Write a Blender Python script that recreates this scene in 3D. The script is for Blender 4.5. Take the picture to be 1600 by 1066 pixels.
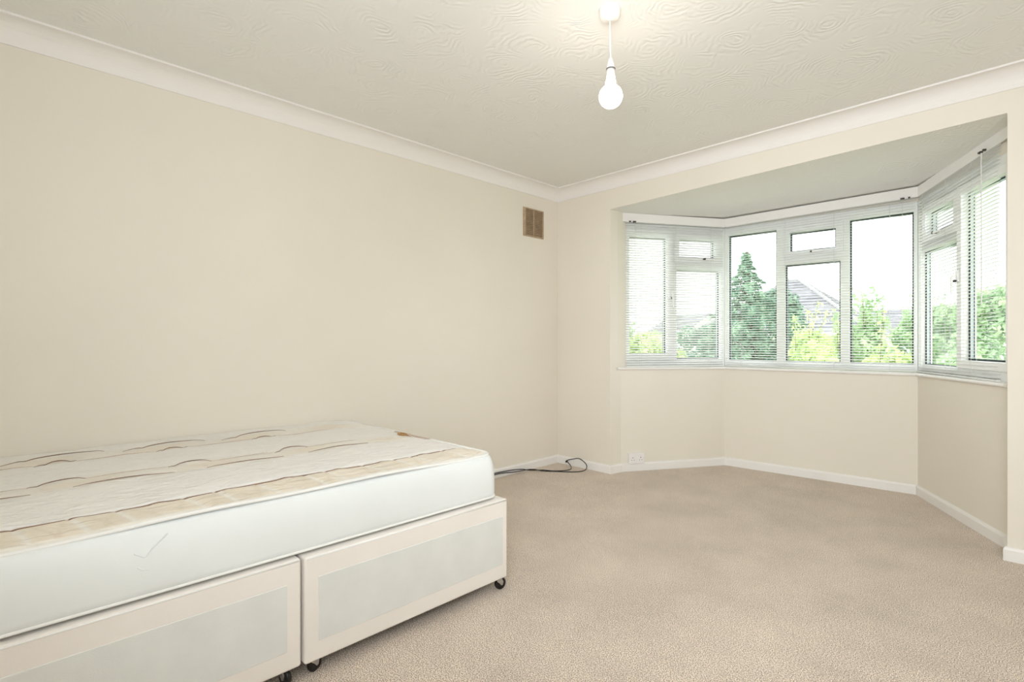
import bpy, bmesh, math, random
import numpy as np
from mathutils import Vector, Matrix
random.seed(7)
rng = np.random.default_rng(7)
S = bpy.context.scene
COL = S.collection
for o in list(bpy.data.objects):
    bpy.data.objects.remove(o)

# ------------------------------------------------------------------ camera, sky, lights, exposure
CAMP = Vector((3.057, -3.58, 1.094))
D1 = Vector((825.0, 811.0)).normalized()
FWD = Vector((-D1.x, D1.y, 0)); RGT = Vector((D1.y, D1.x, 0))
cd = bpy.data.cameras.new('camera')
cam = bpy.data.objects.new('camera', cd); COL.objects.link(cam)
cd.sensor_width = 36; cd.lens = 811 / 1600 * 36; cd.clip_end = 300; cd.clip_start = .02
cam.location = CAMP
cam.rotation_euler = FWD.to_track_quat('-Z', 'Y').to_euler()
S.camera = cam
S.view_settings.view_transform = 'Standard'; S.view_settings.look = 'None'
S.view_settings.gamma = 1; S.view_settings.use_curve_mapping = False
S.view_settings.exposure = 0.42
S.cycles.use_denoising = True
S.cycles.max_bounces = 10; S.cycles.diffuse_bounces = 6; S.cycles.transparent_max_bounces = 24
S.cycles.caustics_reflective = False; S.cycles.caustics_refractive = False
S.cycles.sample_clamp_indirect = 8

W = bpy.data.worlds.new('overcast_sky'); S.world = W; W.use_nodes = True
wn, wl = W.node_tree.nodes, W.node_tree.links
wn.clear()
wo = wn.new('ShaderNodeOutputWorld'); bg = wn.new('ShaderNodeBackground')
tc = wn.new('ShaderNodeTexCoord'); nz = wn.new('ShaderNodeTexNoise'); cr = wn.new('ShaderNodeValToRGB')
nz.inputs['Scale'].default_value = 2.2; nz.inputs['Detail'].default_value = 5
cr.color_ramp.elements[0].color = (.90, .95, 1, 1); cr.color_ramp.elements[1].color = (1, 1, 1, 1)
wl.new(tc.outputs['Generated'], nz.inputs['Vector']); wl.new(nz.outputs['Fac'], cr.inputs['Fac'])
wl.new(cr.outputs['Color'], bg.inputs['Color']); bg.inputs['Strength'].default_value = 2.75
wl.new(bg.outputs[0], wo.inputs[0])

def area(name, loc, target, size, power, color, spread=180):
    l = bpy.data.lights.new(name, 'AREA'); l.shape = 'DISK'; l.size = size; l.energy = power; l.color = color; l.spread = math.radians(spread)
    o = bpy.data.objects.new(name, l); COL.objects.link(o); o.location = loc
    o.rotation_euler = (Vector(target) - Vector(loc)).to_track_quat('-Z', 'Y').to_euler()
    return o
# soft fill lamps added behind and above the camera to brighten the room
area('fill_light', (3.35, -3.85, 1.2), (1.6, 0, .9), 1.0, 9.5, (.88, .94, 1), 150)  # added broad fill towards the back wall
area('bay_fill', (3.4, -3.8, 1.7), (1.35, .7, .8), .8, 6.5, (.88, .94, 1), 75)  # added narrower fill to lift the bay
area('bounce_fill', (3.0, -3.9, 1.5), (2.6, -2.6, 2.44), .7, 30, (.86, .93, 1))  # added lamp turned to the ceiling for bounced fill

# ------------------------------------------------------------------ materials
def mat(name, col, rough=.6, metal=0, spec=.3, noise=None, bump=None, sheen=0):
    """noise=(scale, strength, detail); bump=(scale, strength, distance)"""
    m = bpy.data.materials.new(name); m.use_nodes = True
    n, l = m.node_tree.nodes, m.node_tree.links
    b = n['Principled BSDF']
    b.inputs['Base Color'].default_value = (*col, 1); b.inputs['Roughness'].default_value = rough
    b.inputs['Metallic'].default_value = metal; b.inputs['Specular IOR Level'].default_value = spec
    if sheen: b.inputs['Sheen Weight'].default_value = sheen
    t = n.new('ShaderNodeTexCoord')
    if noise:
        z = n.new('ShaderNodeTexNoise'); z.inputs['Scale'].default_value = noise[0]; z.inputs['Detail'].default_value = noise[2]
        r = n.new('ShaderNodeValToRGB')
        k = noise[1]
        r.color_ramp.elements[0].position = .3; r.color_ramp.elements[1].position = .7
        r.color_ramp.elements[0].color = (*[c * (1 - k) for c in col], 1)
        r.color_ramp.elements[1].color = (*[min(1, c * (1 + k)) for c in col], 1)
        l.new(t.outputs['Object'], z.inputs['Vector']); l.new(z.outputs['Fac'], r.inputs['Fac']); l.new(r.outputs['Color'], b.inputs['Base Color'])
    if bump:
        z = n.new('ShaderNodeTexNoise'); z.inputs['Scale'].default_value = bump[0]; z.inputs['Detail'].default_value = 4
        p = n.new('ShaderNodeBump'); p.inputs['Strength'].default_value = bump[1]; p.inputs['Distance'].default_value = bump[2]
        l.new(t.outputs['Object'], z.inputs['Vector']); l.new(z.outputs['Fac'], p.inputs['Height']); l.new(p.outputs['Normal'], b.inputs['Normal'])
    return m

M = {}
M['wall'] = mat('cream_emulsion', (.81, .76, .67), .75, noise=(1.3, .02, 3), bump=(160, .12, .002))
M['white'] = mat('white_gloss_paint', (.86, .835, .81), .35, noise=(3, .01, 2), bump=(60, .05, .001))
M['cornice'] = mat('white_plaster', (.86, .83, .80), .7, bump=(120, .1, .001))
M['upvc'] = mat('white_upvc', (.90, .905, .89), .3, noise=(4, .01, 2))
M['slat'] = mat('white_slat_enamel', (.87, .875, .85), .4, noise=(8, .01, 2))
M['gasket'] = mat('black_gasket_rubber', (.03, .04, .045), .6, noise=(30, .2, 2))
M['spacer'] = mat('pale_spacer_bar', (.55, .62, .64), .35, noise=(30, .05, 2))
M['cord'] = mat('white_blind_cord', (.75, .75, .72), .8, noise=(200, .1, 2))
M['darkplastic'] = mat('dark_plastic', (.05, .045, .04), .4, noise=(50, .2, 2))
M['black'] = mat('black_rubber', (.015, .013, .012), .35, noise=(40, .3, 2))
M['steel'] = mat('brushed_steel', (.62, .62, .62), .3, 1, noise=(60, .08, 2))
M['brownvent'] = mat('tan_painted_vent', (.46, .34, .225), .55, noise=(25, .12, 3))
M['ventdark'] = mat('vent_duct_brown', (.30, .215, .135), .7, noise=(25, .15, 3))
M['divan'] = mat('cream_divan_cloth', (.82, .775, .725), .85, noise=(5, .02, 3), bump=(420, .25, .0015), sheen=.1)
M['divanpanel'] = mat('pale_damask_cloth', (.715, .725, .695), .7, noise=(9, .035, 4), bump=(300, .3, .0015), sheen=.15)
M['mside'] = mat('white_mattress_cloth', (.765, .79, .785), .6, noise=(4, .02, 3), bump=(24, .08, .004), sheen=.2)
M['piping'] = mat('white_tape_edge', (.84, .83, .80), .5, bump=(180, .3, .001))
M['stitch'] = mat('brown_stitching', (.27, .17, .12), .6, noise=(60, .2, 2))
M['stitchpale'] = mat('tan_stitching', (.52, .40, .30), .6, noise=(60, .1, 2))
M['goldtab'] = mat('gold_brown_ribbon', (.45, .25, .09), .4, noise=(90, .35, 3))
M['pinktab'] = mat('faded_pink_ribbon', (.58, .42, .33), .5, noise=(90, .2, 3))
M['socket'] = mat('white_socket_plastic', (.86, .83, .82), .3, noise=(10, .01, 2))
M['bark'] = mat('grey_brown_bark', (.16, .12, .08), .9, noise=(12, .4, 5), bump=(20, .6, .02))
M['lawn'] = mat('lawn_grass', (.26, .36, .15), .9, noise=(1.5, .35, 6), bump=(40, .5, .03))
M['render'] = mat('pale_house_render', (.78, .76, .72), .8, noise=(1.5, .05, 4))
M['tiles'] = mat('weathered_grey_roof_tiles', (.26, .255, .275), .8, noise=(2.5, .22, 6))
M['ridge'] = mat('pale_ridge_tile', (.36, .35, .36), .8, noise=(3, .15, 5))
M['brick'] = mat('brick_outer_skin', (.45, .27, .18), .9, noise=(8, .3, 5))

def leafmat(name, a, b, c, tr=.35):
    m = bpy.data.materials.new(name); m.use_nodes = True
    n, l = m.node_tree.nodes, m.node_tree.links; n.clear()
    out = n.new('ShaderNodeOutputMaterial'); t = n.new('ShaderNodeTexCoord')
    z = n.new('ShaderNodeTexNoise'); z.inputs['Scale'].default_value = 3.2; z.inputs['Detail'].default_value = 6
    r = n.new('ShaderNodeValToRGB')
    r.color_ramp.elements[0].position = .32; r.color_ramp.elements[1].position = .68
    e = r.color_ramp.elements.new(.5)
    r.color_ramp.elements[0].color = (*a, 1); e.color = (*b, 1); r.color_ramp.elements[2].color = (*c, 1)
    d = n.new('ShaderNodeBsdfDiffuse'); tl = n.new('ShaderNodeBsdfTranslucent'); mx = n.new('ShaderNodeMixShader')
    mx.inputs[0].default_value = tr
    l.new(t.outputs['Object'], z.inputs['Vector']); l.new(z.outputs['Fac'], r.inputs['Fac'])
    l.new(r.outputs['Color'], d.inputs['Color']); l.new(r.outputs['Color'], tl.inputs['Color'])
    l.new(d.outputs[0], mx.inputs[1]); l.new(tl.outputs[0], mx.inputs[2]); l.new(mx.outputs[0], out.inputs[0])
    return m
M['conifer'] = leafmat('blue_green_conifer_needles', (.14, .26, .19), (.27, .42, .30), (.46, .62, .45))
M['darktree'] = leafmat('dark_evergreen_leaves', (.12, .22, .16), (.24, .37, .27), (.42, .56, .41))
M['lime'] = leafmat('yellow_green_leaves', (.40, .55, .20), (.66, .77, .38), (.86, .90, .52), .45)
M['mid'] = leafmat('fresh_green_leaves', (.26, .42, .20), (.46, .61, .35), (.68, .78, .50), .42)
M['soft'] = leafmat('soft_green_leaves', (.30, .46, .26), (.48, .64, .38), (.70, .82, .52), .42)

# window glass: clear sheet with a faint grazing reflection
def glass():
    m = bpy.data.materials.new('clear_window_glass'); m.use_nodes = True
    n, l = m.node_tree.nodes, m.node_tree.links; n.clear()
    out = n.new('ShaderNodeOutputMaterial'); tr = n.new('ShaderNodeBsdfTransparent'); g = n.new('ShaderNodeBsdfGlossy')
    tr.inputs['Color'].default_value = (.97, .985, .98, 1)
    g.inputs['Roughness'].default_value = .02; f = n.new('ShaderNodeLayerWeight'); f.inputs['Blend'].default_value = .5
    pw = n.new('ShaderNodeMath'); pw.operation = 'POWER'; pw.inputs[1].default_value = 5
    ml = n.new('ShaderNodeMath'); ml.operation = 'MULTIPLY_ADD'; ml.inputs[1].default_value = .5; ml.inputs[2].default_value = .02
    l.new(f.outputs['Facing'], pw.inputs[0]); l.new(pw.outputs[0], ml.inputs[0])
    mx = n.new('ShaderNodeMixShader')
    l.new(ml.outputs[0], mx.inputs[0]); l.new(tr.outputs[0], mx.inputs[1]); l.new(g.outputs[0], mx.inputs[2]); l.new(mx.outputs[0], out.inputs[0])
    return m
M['glass'] = glass()

# textured ceiling plaster: overlapping fans of comb swirls
def artex():
    m = mat('swirl_textured_ceiling_paint', (.84, .83, .80), .6, spec=.35)
    n, l = m.node_tree.nodes, m.node_tree.links; b = n['Principled BSDF']
    t = n.new('ShaderNodeTexCoord')
    wz = n.new('ShaderNodeTexNoise'); wz.inputs['Scale'].default_value = 5; wz.inputs['Detail'].default_value = 3
    mixv = n.new('ShaderNodeVectorMath'); mixv.operation = 'MULTIPLY_ADD'; mixv.inputs[1].default_value = (.22, .22, 0)
    l.new(t.outputs['Object'], wz.inputs['Vector']); l.new(wz.outputs['Color'], mixv.inputs[0]); l.new(t.outputs['Object'], mixv.inputs[2])
    v = n.new('ShaderNodeTexVoronoi'); v.inputs['Scale'].default_value = 3.6; v.feature = 'F1'; v.voronoi_dimensions = '2D'
    l.new(mixv.outputs[0], v.inputs['Vector'])
    mu = n.new('ShaderNodeMath'); mu.operation = 'MULTIPLY'; mu.inputs[1].default_value = 62
    l.new(v.outputs['Distance'], mu.inputs[0])
    si = n.new('ShaderNodeMath'); si.operation = 'SINE'; l.new(mu.outputs[0], si.inputs[0])
    z2 = n.new('ShaderNodeTexNoise'); z2.inputs['Scale'].default_value = 22; z2.inputs['Detail'].default_value = 3
    l.new(t.outputs['Object'], z2.inputs['Vector'])
    m2 = n.new('ShaderNodeMath'); m2.operation = 'MULTIPLY'; l.new(si.outputs[0], m2.inputs[0]); l.new(z2.outputs['Fac'], m2.inputs[1])
    p = n.new('ShaderNodeBump'); p.inputs['Strength'].default_value = .4; p.inputs['Distance'].default_value = .004
    z3 = n.new('ShaderNodeTexNoise'); z3.inputs['Scale'].default_value = 7; l.new(t.outputs['Object'], z3.inputs['Vector'])
    mr = n.new('ShaderNodeMapRange'); mr.inputs['From Min'].default_value = .42; mr.inputs['From Max'].default_value = .62
    l.new(z3.outputs['Fac'], mr.inputs['Value'])
    m3 = n.new('ShaderNodeMath'); m3.operation = 'MULTIPLY'; l.new(m2.outputs[0], m3.inputs[0]); l.new(mr.outputs[0], m3.inputs[1])
    l.new(m3.outputs[0], p.inputs['Height']); l.new(p.outputs['Normal'], b.inputs['Normal'])
    return m
M['ceiling'] = artex()

def carpet():
    m = mat('beige_twist_pile_carpet', (.5, .43, .35), .95, spec=.1, sheen=.25)
    n, l = m.node_tree.nodes, m.node_tree.links; b = n['Principled BSDF']
    t = n.new('ShaderNodeTexCoord')
    a = n.new('ShaderNodeTexNoise'); a.inputs['Scale'].default_value = 260; a.inputs['Detail'].default_value = 4
    c = n.new('ShaderNodeTexNoise'); c.inputs['Scale'].default_value = 2.4; c.inputs['Detail'].default_value = 5; c.inputs['Roughness'].default_value = .65
    d = n.new('ShaderNodeTexNoise'); d.inputs['Scale'].default_value = 34; d.inputs['Detail'].default_value = 4
    for q in (a, c, d): l.new(t.outputs['Object'], q.inputs['Vector'])
    r = n.new('ShaderNodeValToRGB')
    r.color_ramp.elements[0].position = .40; r.color_ramp.elements[1].position = .60
    r.color_ramp.elements[0].color = (.27, .205, .15, 1); r.color_ramp.elements[1].color = (.93, .80, .67, 1)
    l.new(a.outputs['Fac'], r.inputs['Fac'])
    s = n.new('ShaderNodeMath'); s.operation = 'MULTIPLY_ADD'; s.inputs[1].default_value = .60; s.inputs[2].default_value = .60
    l.new(c.outputs['Fac'], s.inputs[0])
    s2 = n.new('ShaderNodeMath'); s2.operation = 'MULTIPLY_ADD'; s2.inputs[1].default_value = .26
    l.new(d.outputs['Fac'], s2.inputs[0]); l.new(s.outputs[0], s2.inputs[2])
    mx = n.new('ShaderNodeVectorMath'); mx.operation = 'SCALE'
    l.new(r.outputs['Color'], mx.inputs[0]); l.new(s2.outputs[0], mx.inputs['Scale']); l.new(mx.outputs[0], b.inputs['Base Color'])
    p = n.new('ShaderNodeBump'); p.inputs['Strength'].default_value = .7; p.inputs['Distance'].default_value = .006
    l.new(a.outputs['Fac'], p.inputs['Height']); l.new(p.outputs['Normal'], b.inputs['Normal'])
    return m
M['carpet'] = carpet()

def mattress_top():
    m = mat('quilted_damask_ticking', (.8, .78, .74), .45, spec=.4, sheen=.2)
    n, l = m.node_tree.nodes, m.node_tree.links; b = n['Principled BSDF']
    at = n.new('ShaderNodeVertexColor'); at.layer_name = 'ticking'
    t = n.new('ShaderNodeTexCoord'); mp = n.new('ShaderNodeMapping'); mp.inputs['Scale'].default_value = (1, .35, 1)
    z = n.new('ShaderNodeTexNoise'); z.inputs['Scale'].default_value = 26; z.inputs['Detail'].default_value = 5; z.inputs['Distortion'].default_value = 1.5
    l.new(t.outputs['Object'], mp.inputs['Vector']); l.new(mp.outputs[0], z.inputs['Vector'])
    s = n.new('ShaderNodeMath'); s.operation = 'MULTIPLY_ADD'; s.inputs[1].default_value = .14; s.inputs[2].default_value = .93
    l.new(z.outputs['Fac'], s.inputs[0])
    mx = n.new('ShaderNodeVectorMath'); mx.operation = 'SCALE'
    l.new(at.outputs['Color'], mx.inputs[0]); l.new(s.outputs[0], mx.inputs['Scale']); l.new(mx.outputs[0], b.inputs['Base Color'])
    p = n.new('ShaderNodeBump'); p.inputs['Strength'].default_value = .9; p.inputs['Distance'].default_value = .016
    l.new(z.outputs['Fac'], p.inputs['Height']); l.new(p.outputs['Normal'], b.inputs['Normal'])
    return m
M['mtop'] = mattress_top()

def emis(name, col, k):
    m = bpy.data.materials.new(name); m.use_nodes = True
    n, l = m.node_tree.nodes, m.node_tree.links; n.clear()
    o = n.new('ShaderNodeOutputMaterial'); e = n.new('ShaderNodeEmission')
    e.inputs['Color'].default_value = (*col, 1); e.inputs['Strength'].default_value = k
    l.new(e.outputs[0], o.inputs[0]); return m
M['bulb'] = emis('lit_opal_bulb', (1, .90, .78), 28)

# ------------------------------------------------------------------ helpers
def link(name, me, m, parent=None, smooth=False):
    o = bpy.data.objects.new(name, me); COL.objects.link(o)
    if m is not None and not me.materials: me.materials.append(m)
    if parent is not None: o.parent = parent
    if smooth:
        me.polygons.foreach_set('use_smooth', [True] * len(me.polygons))
    return o
def pyd(name, v, f, m, parent=None, smooth=False):
    me = bpy.data.meshes.new(name); me.from_pydata([tuple(map(float, p)) for p in v], [], f); me.update()
    bm = bmesh.new(); bm.from_mesh(me)
    if len(bm.faces) < 60000 and any(len(e.link_faces) > 1 for e in bm.edges): bmesh.ops.recalc_face_normals(bm, faces=bm.faces)
    bm.to_mesh(me); bm.free()
    return link(name, me, m, parent, smooth)
def bev(o, w=.003, seg=2):
    b = o.modifiers.new('bevel', 'BEVEL'); b.width = w; b.segments = seg; b.limit_method = 'ANGLE'; b.angle_limit = .6
    for p in o.data.polygons: p.use_smooth = True
    n = o.modifiers.new('wn', 'WEIGHTED_NORMAL'); n.keep_sharp = True
    return o
class MB:
    def __init__(s): s.v = []; s.f = []
    def box(s, a, b, T=None):
        k = len(s.v)
        for x in (a[0], b[0]):
            for y in (a[1], b[1]):
                for z in (a[2], b[2]):
                    p = Vector((x, y, z)); s.v.append(T @ p if T else p)
        for q in ((0, 1, 3, 2), (4, 6, 7, 5), (0, 4, 5, 1), (2, 3, 7, 6), (0, 2, 6, 4), (1, 5, 7, 3)): s.f.append(tuple(k + i for i in q))
        return s
    def tube(s, pts, r, n=8, cap=True):
        pts = [Vector(p) for p in pts]; k0 = len(s.v)
        rr = r if isinstance(r, (list, tuple)) else [r] * len(pts)
        up = None
        for i, p in enumerate(pts):
            d = (pts[min(i + 1, len(pts) - 1)] - pts[max(i - 1, 0)]).normalized()
            if up is None: up = d.orthogonal().normalized()
            else: up = (up - d * up.dot(d)).normalized()
            w = d.cross(up)
            for j in range(n):
                a = 2 * math.pi * j / n; s.v.append(p + (up * math.cos(a) + w * math.sin(a)) * rr[i])
        for i in range(len(pts) - 1):
            for j in range(n):
                a = k0 + i * n + j; b = k0 + i * n + (j + 1) % n; s.f.append((a, b, b + n, a + n))
        if cap:
            s.f.append(tuple(k0 + j for j in range(n))[::-1]); s.f.append(tuple(k0 + (len(pts) - 1) * n + j for j in range(n)))
        return s
    def lathe(s, prof, c=(0, 0, 0), n=32, T=None):
        k0 = len(s.v); c = Vector(c)
        for r, z in prof:
            for j in range(n):
                a = 2 * math.pi * j / n; p = Vector((r * math.cos(a), r * math.sin(a), z)); s.v.append((T @ p if T else p) + c)
        for i in range(len(prof) - 1):
            for j in range(n):
                a = k0 + i * n + j; b = k0 + i * n + (j + 1) % n; s.f.append((a, b, b + n, a + n))
        if prof[0][0] > 1e-5: s.f.append(tuple(k0 + j for j in range(n))[::-1])
        if prof[-1][0] > 1e-5: s.f.append(tuple(k0 + (len(prof) - 1) * n + j for j in range(n)))
        return s
    def build(s, name, m, parent=None, smooth=False): return pyd(name, s.v, s.f, m, parent, smooth)
def tag(o, label, cat, group=None):
    o['label'] = label; o['category'] = cat
    if group: o['group'] = group
    return o
def empty(name, loc=(0, 0, 0), rz=0):
    o = bpy.data.objects.new(name, None); COL.objects.link(o); o.location = loc; o.rotation_euler = (0, 0, rz); o.empty_display_size = .1
    return o
def struct(o, label=None):
    o['kind'] = 'structure'
    if label: o['label'] = label
    return o

def offset_path(path, o):
    """move a plan polyline outward (left of travel) by o, mitred"""
    P = [Vector(p) for p in path]; N = []
    for i in range(len(P) - 1):
        d = (P[i + 1] - P[i]).normalized(); N.append(Vector((-d.y, d.x)))
    r = []
    for i, p in enumerate(P):
        if i == 0: m = N[0]
        elif i == len(P) - 1: m = N[-1]
        else: m = (N[i - 1] + N[i]) / (1 + N[i - 1].dot(N[i]))
        r.append(p + m * o)
    return r
def sweep(path, prof, i0=0, i1=None, dz=None, closed=True):
    """profile [(outward offset, z)] swept along path vertices i0..i1 -> verts, faces"""
    if i1 is None: i1 = len(path) - 1
    n = len(prof); v = []; f = []
    cols = [offset_path(path, o) for o, z in prof]
    for i in range(i0, i1 + 1):
        for k, (o, z) in enumerate(prof):
            p = cols[k][i]; v.append((p.x, p.y, z + (dz[i] if dz else 0)))
    for i in range(i1 - i0):
        for k in range(n if closed else n - 1):
            a = i * n + k; b = i * n + (k + 1) % n; f.append((a, b, b + n, a + n))
    if closed:
        f.append(tuple(range(n))[::-1]); f.append(tuple((i1 - i0) * n + k for k in range(n)))
    return v, f

# ------------------------------------------------------------------ room shell
HC = 2.44
XR, YB = 4.15, -4.25
BAY = [(.571, 0), (.595, .119), (1.101, .978), (2.447, 1.073), (2.936, .203), (2.943, 0)]   # lower wall line of the bay
ROOM = [(0, YB), (0, 0)] + BAY + [(XR, 0), (XR, YB)]
fl = [(0, YB), (XR, YB), (XR, 0)] + BAY[::-1] + [(0, 0)]
fp = [(-.1, YB - .1), (XR + .1, YB - .1), (XR + .1, .05), (3.02, .05), (2.99, .25), (2.49, 1.13), (1.06, 1.03), (.53, .13), (.5, .05), (-.1, .05)]
v = [(x, y, 0) for x, y in fp] + [(x, y, -.2) for x, y in fp]; nf = len(fp)
struct(pyd('floor', v, [tuple(range(nf)), tuple(range(nf, 2 * nf))[::-1]] + [(i, (i + 1) % nf, nf + (i + 1) % nf, nf + i) for i in range(nf)], M['carpet']), 'beige twist pile carpet covering the whole room')

def wallbox(name, a, b): return struct(MB().box(a, b).build(name, M['wall']))
wallbox('wall_left', (-.2, YB - .2, -.2), (0, .2, HC + .1))
wallbox('wall_rear', (0, YB - .2, -.2), (XR + .2, YB, HC + .1))
wallbox('wall_right', (XR, YB, -.2), (XR + .2, .2, HC + .1))
# back wall: left pier, right pier, and the beam over the bay opening (its lower edge rises a little to the right)
m = MB()
def prism(m, plan, z0, z1):
    k = len(m.v); n = len(plan)
    for z in (z0, z1):
        for i, p in enumerate(plan): m.v.append((p[0], p[1], z[i] if isinstance(z, (list, tuple)) else z))
    m.f.append(tuple(k + i for i in range(n))[::-1]); m.f.append(tuple(k + n + i for i in range(n)))
    for i in range(n): m.f.append((k + i, k + (i + 1) % n, k + n + (i + 1) % n, k + n + i))
prism(m, [(0, 0), (.571, 0), (.575, .105), (.56, .26), (0, .26)], -.2, HC + .1)
prism(m, [(2.943, 0), (XR, 0), (XR, .26), (3.02, .32), (2.936, .27)], -.2, HC + .1)
ZL, ZR = 2.181, 2.233
prism(m, [(.571, 0), (2.943, 0), (2.943, .004), (.571, .004)], [ZL, ZR, ZR, ZL], HC + .1)
prism(m, [(.571, .004), (2.943, .004), (2.943, .10), (.571, .10)], ZR + .06, HC + .1)
struct(m.build('wall_back', M['wall']), 'cream back wall with the bay opening')
# bay apron wall below the sill
v, f = sweep(BAY, [(0, -.2), (0, .852), (.26, .852), (.26, -.2)], 0, 5)
struct(pyd('wall_bay', v, f, M['wall']), 'cream wall under the bay window sill')
# outer brick skin (only seen from outside)
v, f = sweep(BAY, [(.261, -2.8), (.261, .85), (.34, .85), (.34, -2.8)], 1, 4)
struct(pyd('wall_outside', v, f, M['brick']))
# ceilings
struct(MB().box((-.2, YB - .2, HC), (XR + .2, .2, HC + .15)).build('ceiling', M['ceiling']), 'white swirl-textured ceiling')
G1 = Vector((1.047, 1.104)); G2 = Vector((2.430, 1.202))
DL = (Vector((1.101, .978)) - Vector((.595, .119))).normalized()
DR = (Vector((2.936, .203)) - Vector((2.447, 1.073))).normalized()
G0 = G1 - DL * 1.06; G3 = G2 + DR * 1.12
WIN = [tuple(G0), tuple(G1), tuple(G2), tuple(G3)]                    # room face line of the window frames
zc = [2.192, 2.202, 2.224, 2.272]
bc = [(.571, .02, ZL), (2.943, .02, ZR)]
op = offset_path(WIN, .1)
v = [(.571, .0, ZL + .0005), (2.943, .0, ZR + .0005)] + [(op[i].x, op[i].y, zc[i] + .003) for i in (3, 2, 1, 0)]
v = [(.571, .004, ZL), (op[0].x, op[0].y, zc[0]), (op[1].x, op[1].y, zc[1]), (op[2].x, op[2].y, zc[2]), (op[3].x, op[3].y, zc[3]), (2.943, .004, ZR)]
top = [(p[0], p[1], 2.6) for p in v]
vv = v + top
f = [(0, 2, 1), (0, 5, 2), (5, 3, 2), (5, 4, 3), tuple(range(6, 12))[::-1]] + [(i, (i + 1) % 6, 6 + (i + 1) % 6, 6 + i) for i in range(6)]
struct(pyd('ceiling_bay', vv, f, M['ceiling']), 'lower swirl-textured ceiling of the bay')
# lintel above the windows
v, f = sweep(WIN, [(.006, 2.10), (.006, 2.40), (.2, 2.40), (.2, 2.10)])
struct(pyd('wall_lintel', v, f, M['wall']))
# skirting boards
SK = [(0, -.07 + .07), (-.001, 0), (-.016, 0), (-.016, .055), (-.011, .066), (-.005, .069), (0, .069)][1:]
for nm, a, b in (('baseboard_left', 0, 1), ('baseboard_back', 1, 2), ('baseboard_bay', 2, 7), ('baseboard_right', 7, 9)):
    v, f = sweep(ROOM, SK, a, b)
    struct(pyd(nm, v, f, M['white']))
# coving: a concave quadrant with a small fillet at the ceiling edge
CO = [(0, 2.345), (-.006, 2.345), (-.008, 2.352)]
for k in range(1, 9):
    a = math.pi / 2 * k / 9
    CO.append((-.092 + .084 * math.cos(a), 2.352 + .078 * math.sin(a)))
CO += [(-.094, 2.430), (-.104, 2.430), (-.104, 2.4405), (0, 2.4405)]
RING = [(0, YB), (0, 0), (XR, 0), (XR, YB)]
for nm, a, b, lb in (('trim_1', 0, 1, 'white coving along the left wall'), ('trim_2', 1, 2, 'white coving along the back wall'), ('trim_3', 2, 3, None)):
    v, f = sweep(RING, CO, a, b)
    o = pyd(nm, v, f, M['cornice']); struct(o, lb)
# window board (sill) with a rounded nose
SI = [(-.006, .844), (-.018, .846), (-.023, .852), (-.023, .858), (-.018, .864), (-.008, .867), (.14, .867), (.14, .844)]
SP = [tuple(Vector(BAY[2]) - DL * 1.035), BAY[2], BAY[3], tuple(Vector(BAY[3]) + DR * 1.01)]
v, f = sweep(SP, SI, dz=[.008, -.001, -.001, .004])
struct(pyd('trim_4', v, f, M['white'], smooth=False), 'white window board running round the bay')
# timber batten above the blinds
BT = [tuple(Vector((1.072, 1.046)) - DL * 1.051), (1.072, 1.046), (2.437, 1.143), tuple(Vector((2.437, 1.143)) + DR * 1.03)]
v, f = sweep(BT, [(0, 2.112), (0, 2.186), (.012, 2.186), (.012, 2.112)], dz=[.001, .004, .026, .072])
bev(struct(pyd('trim_5', v, f, M['white']), 'white timber batten above the blinds'), .002)

# ------------------------------------------------------------------ windows
def plate(m, s0, s1, z0, z1, holes, o0, o1):
    """flat plate with rectangular holes, front at y=o0, back at y=o1 (local x = along, y = outward)"""
    xs = sorted({s0, s1, *[h[0] for h in holes], *[h[1] for h in holes]}); zs = sorted({z0, z1, *[h[2] for h in holes], *[h[3] for h in holes]})
    idx = {}
    def V(i, j, k):
        if (i, j, k) not in idx: idx[(i, j, k)] = len(m.v); m.v.append((xs[i], (o0, o1)[k], zs[j]))
        return idx[(i, j, k)]
    def solid(i, j):
        if i < 0 or j < 0 or i >= len(xs) - 1 or j >= len(zs) - 1: return False
        x = (xs[i] + xs[i + 1]) / 2; z = (zs[j] + zs[j + 1]) / 2
        return not any(h[0] < x < h[1] and h[2] < z < h[3] for h in holes)
    for i in range(len(xs) - 1):
        for j in range(len(zs) - 1):
            if not solid(i, j): continue
            m.f.append((V(i, j, 0), V(i + 1, j, 0), V(i + 1, j + 1, 0), V(i, j + 1, 0)))
            m.f.append((V(i, j, 1), V(i, j + 1, 1), V(i + 1, j + 1, 1), V(i + 1, j, 1)))
            if not solid(i - 1, j): m.f.append((V(i, j, 0), V(i, j + 1, 0), V(i, j + 1, 1), V(i, j, 1)))
            if not solid(i + 1, j): m.f.append((V(i + 1, j, 0), V(i + 1, j, 1), V(i + 1, j + 1, 1), V(i + 1, j + 1, 0)))
            if not solid(i, j - 1): m.f.append((V(i, j, 0), V(i, j, 1), V(i + 1, j, 1), V(i + 1, j, 0)))
            if not solid(i, j + 1): m.f.append((V(i, j + 1, 0), V(i + 1, j + 1, 0), V(i + 1, j + 1, 1), V(i, j + 1, 1)))
    return m
def pane(parent, g):
    a, b, c, d = g
    p = MB().box((a, .040, c), (b, .044, d)).build('pane', M['glass'], parent)
    return p
def seals(parent, g):
    a, b, c, d = g
    w = .010
    plate(MB(), a - .001, b + .001, c - .001, d + .001, [(a + w, b - w, c + w, d - w)], .026, .031).build('gasket', M['gasket'], parent)
    plate(MB(), a - .001, b + .001, c - .001, d + .001, [(a + w * .9, b - w * .9, c + w * .9, d - w * .9)], .0312, .049).build('spacer_bar', M['spacer'], parent)
    plate(MB(), a - .001, b + .001, c - .001, d + .001, [(a + w, b - w, c + w, d - w)], .0492, .054).build('gasket', M['gasket'], parent)
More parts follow.
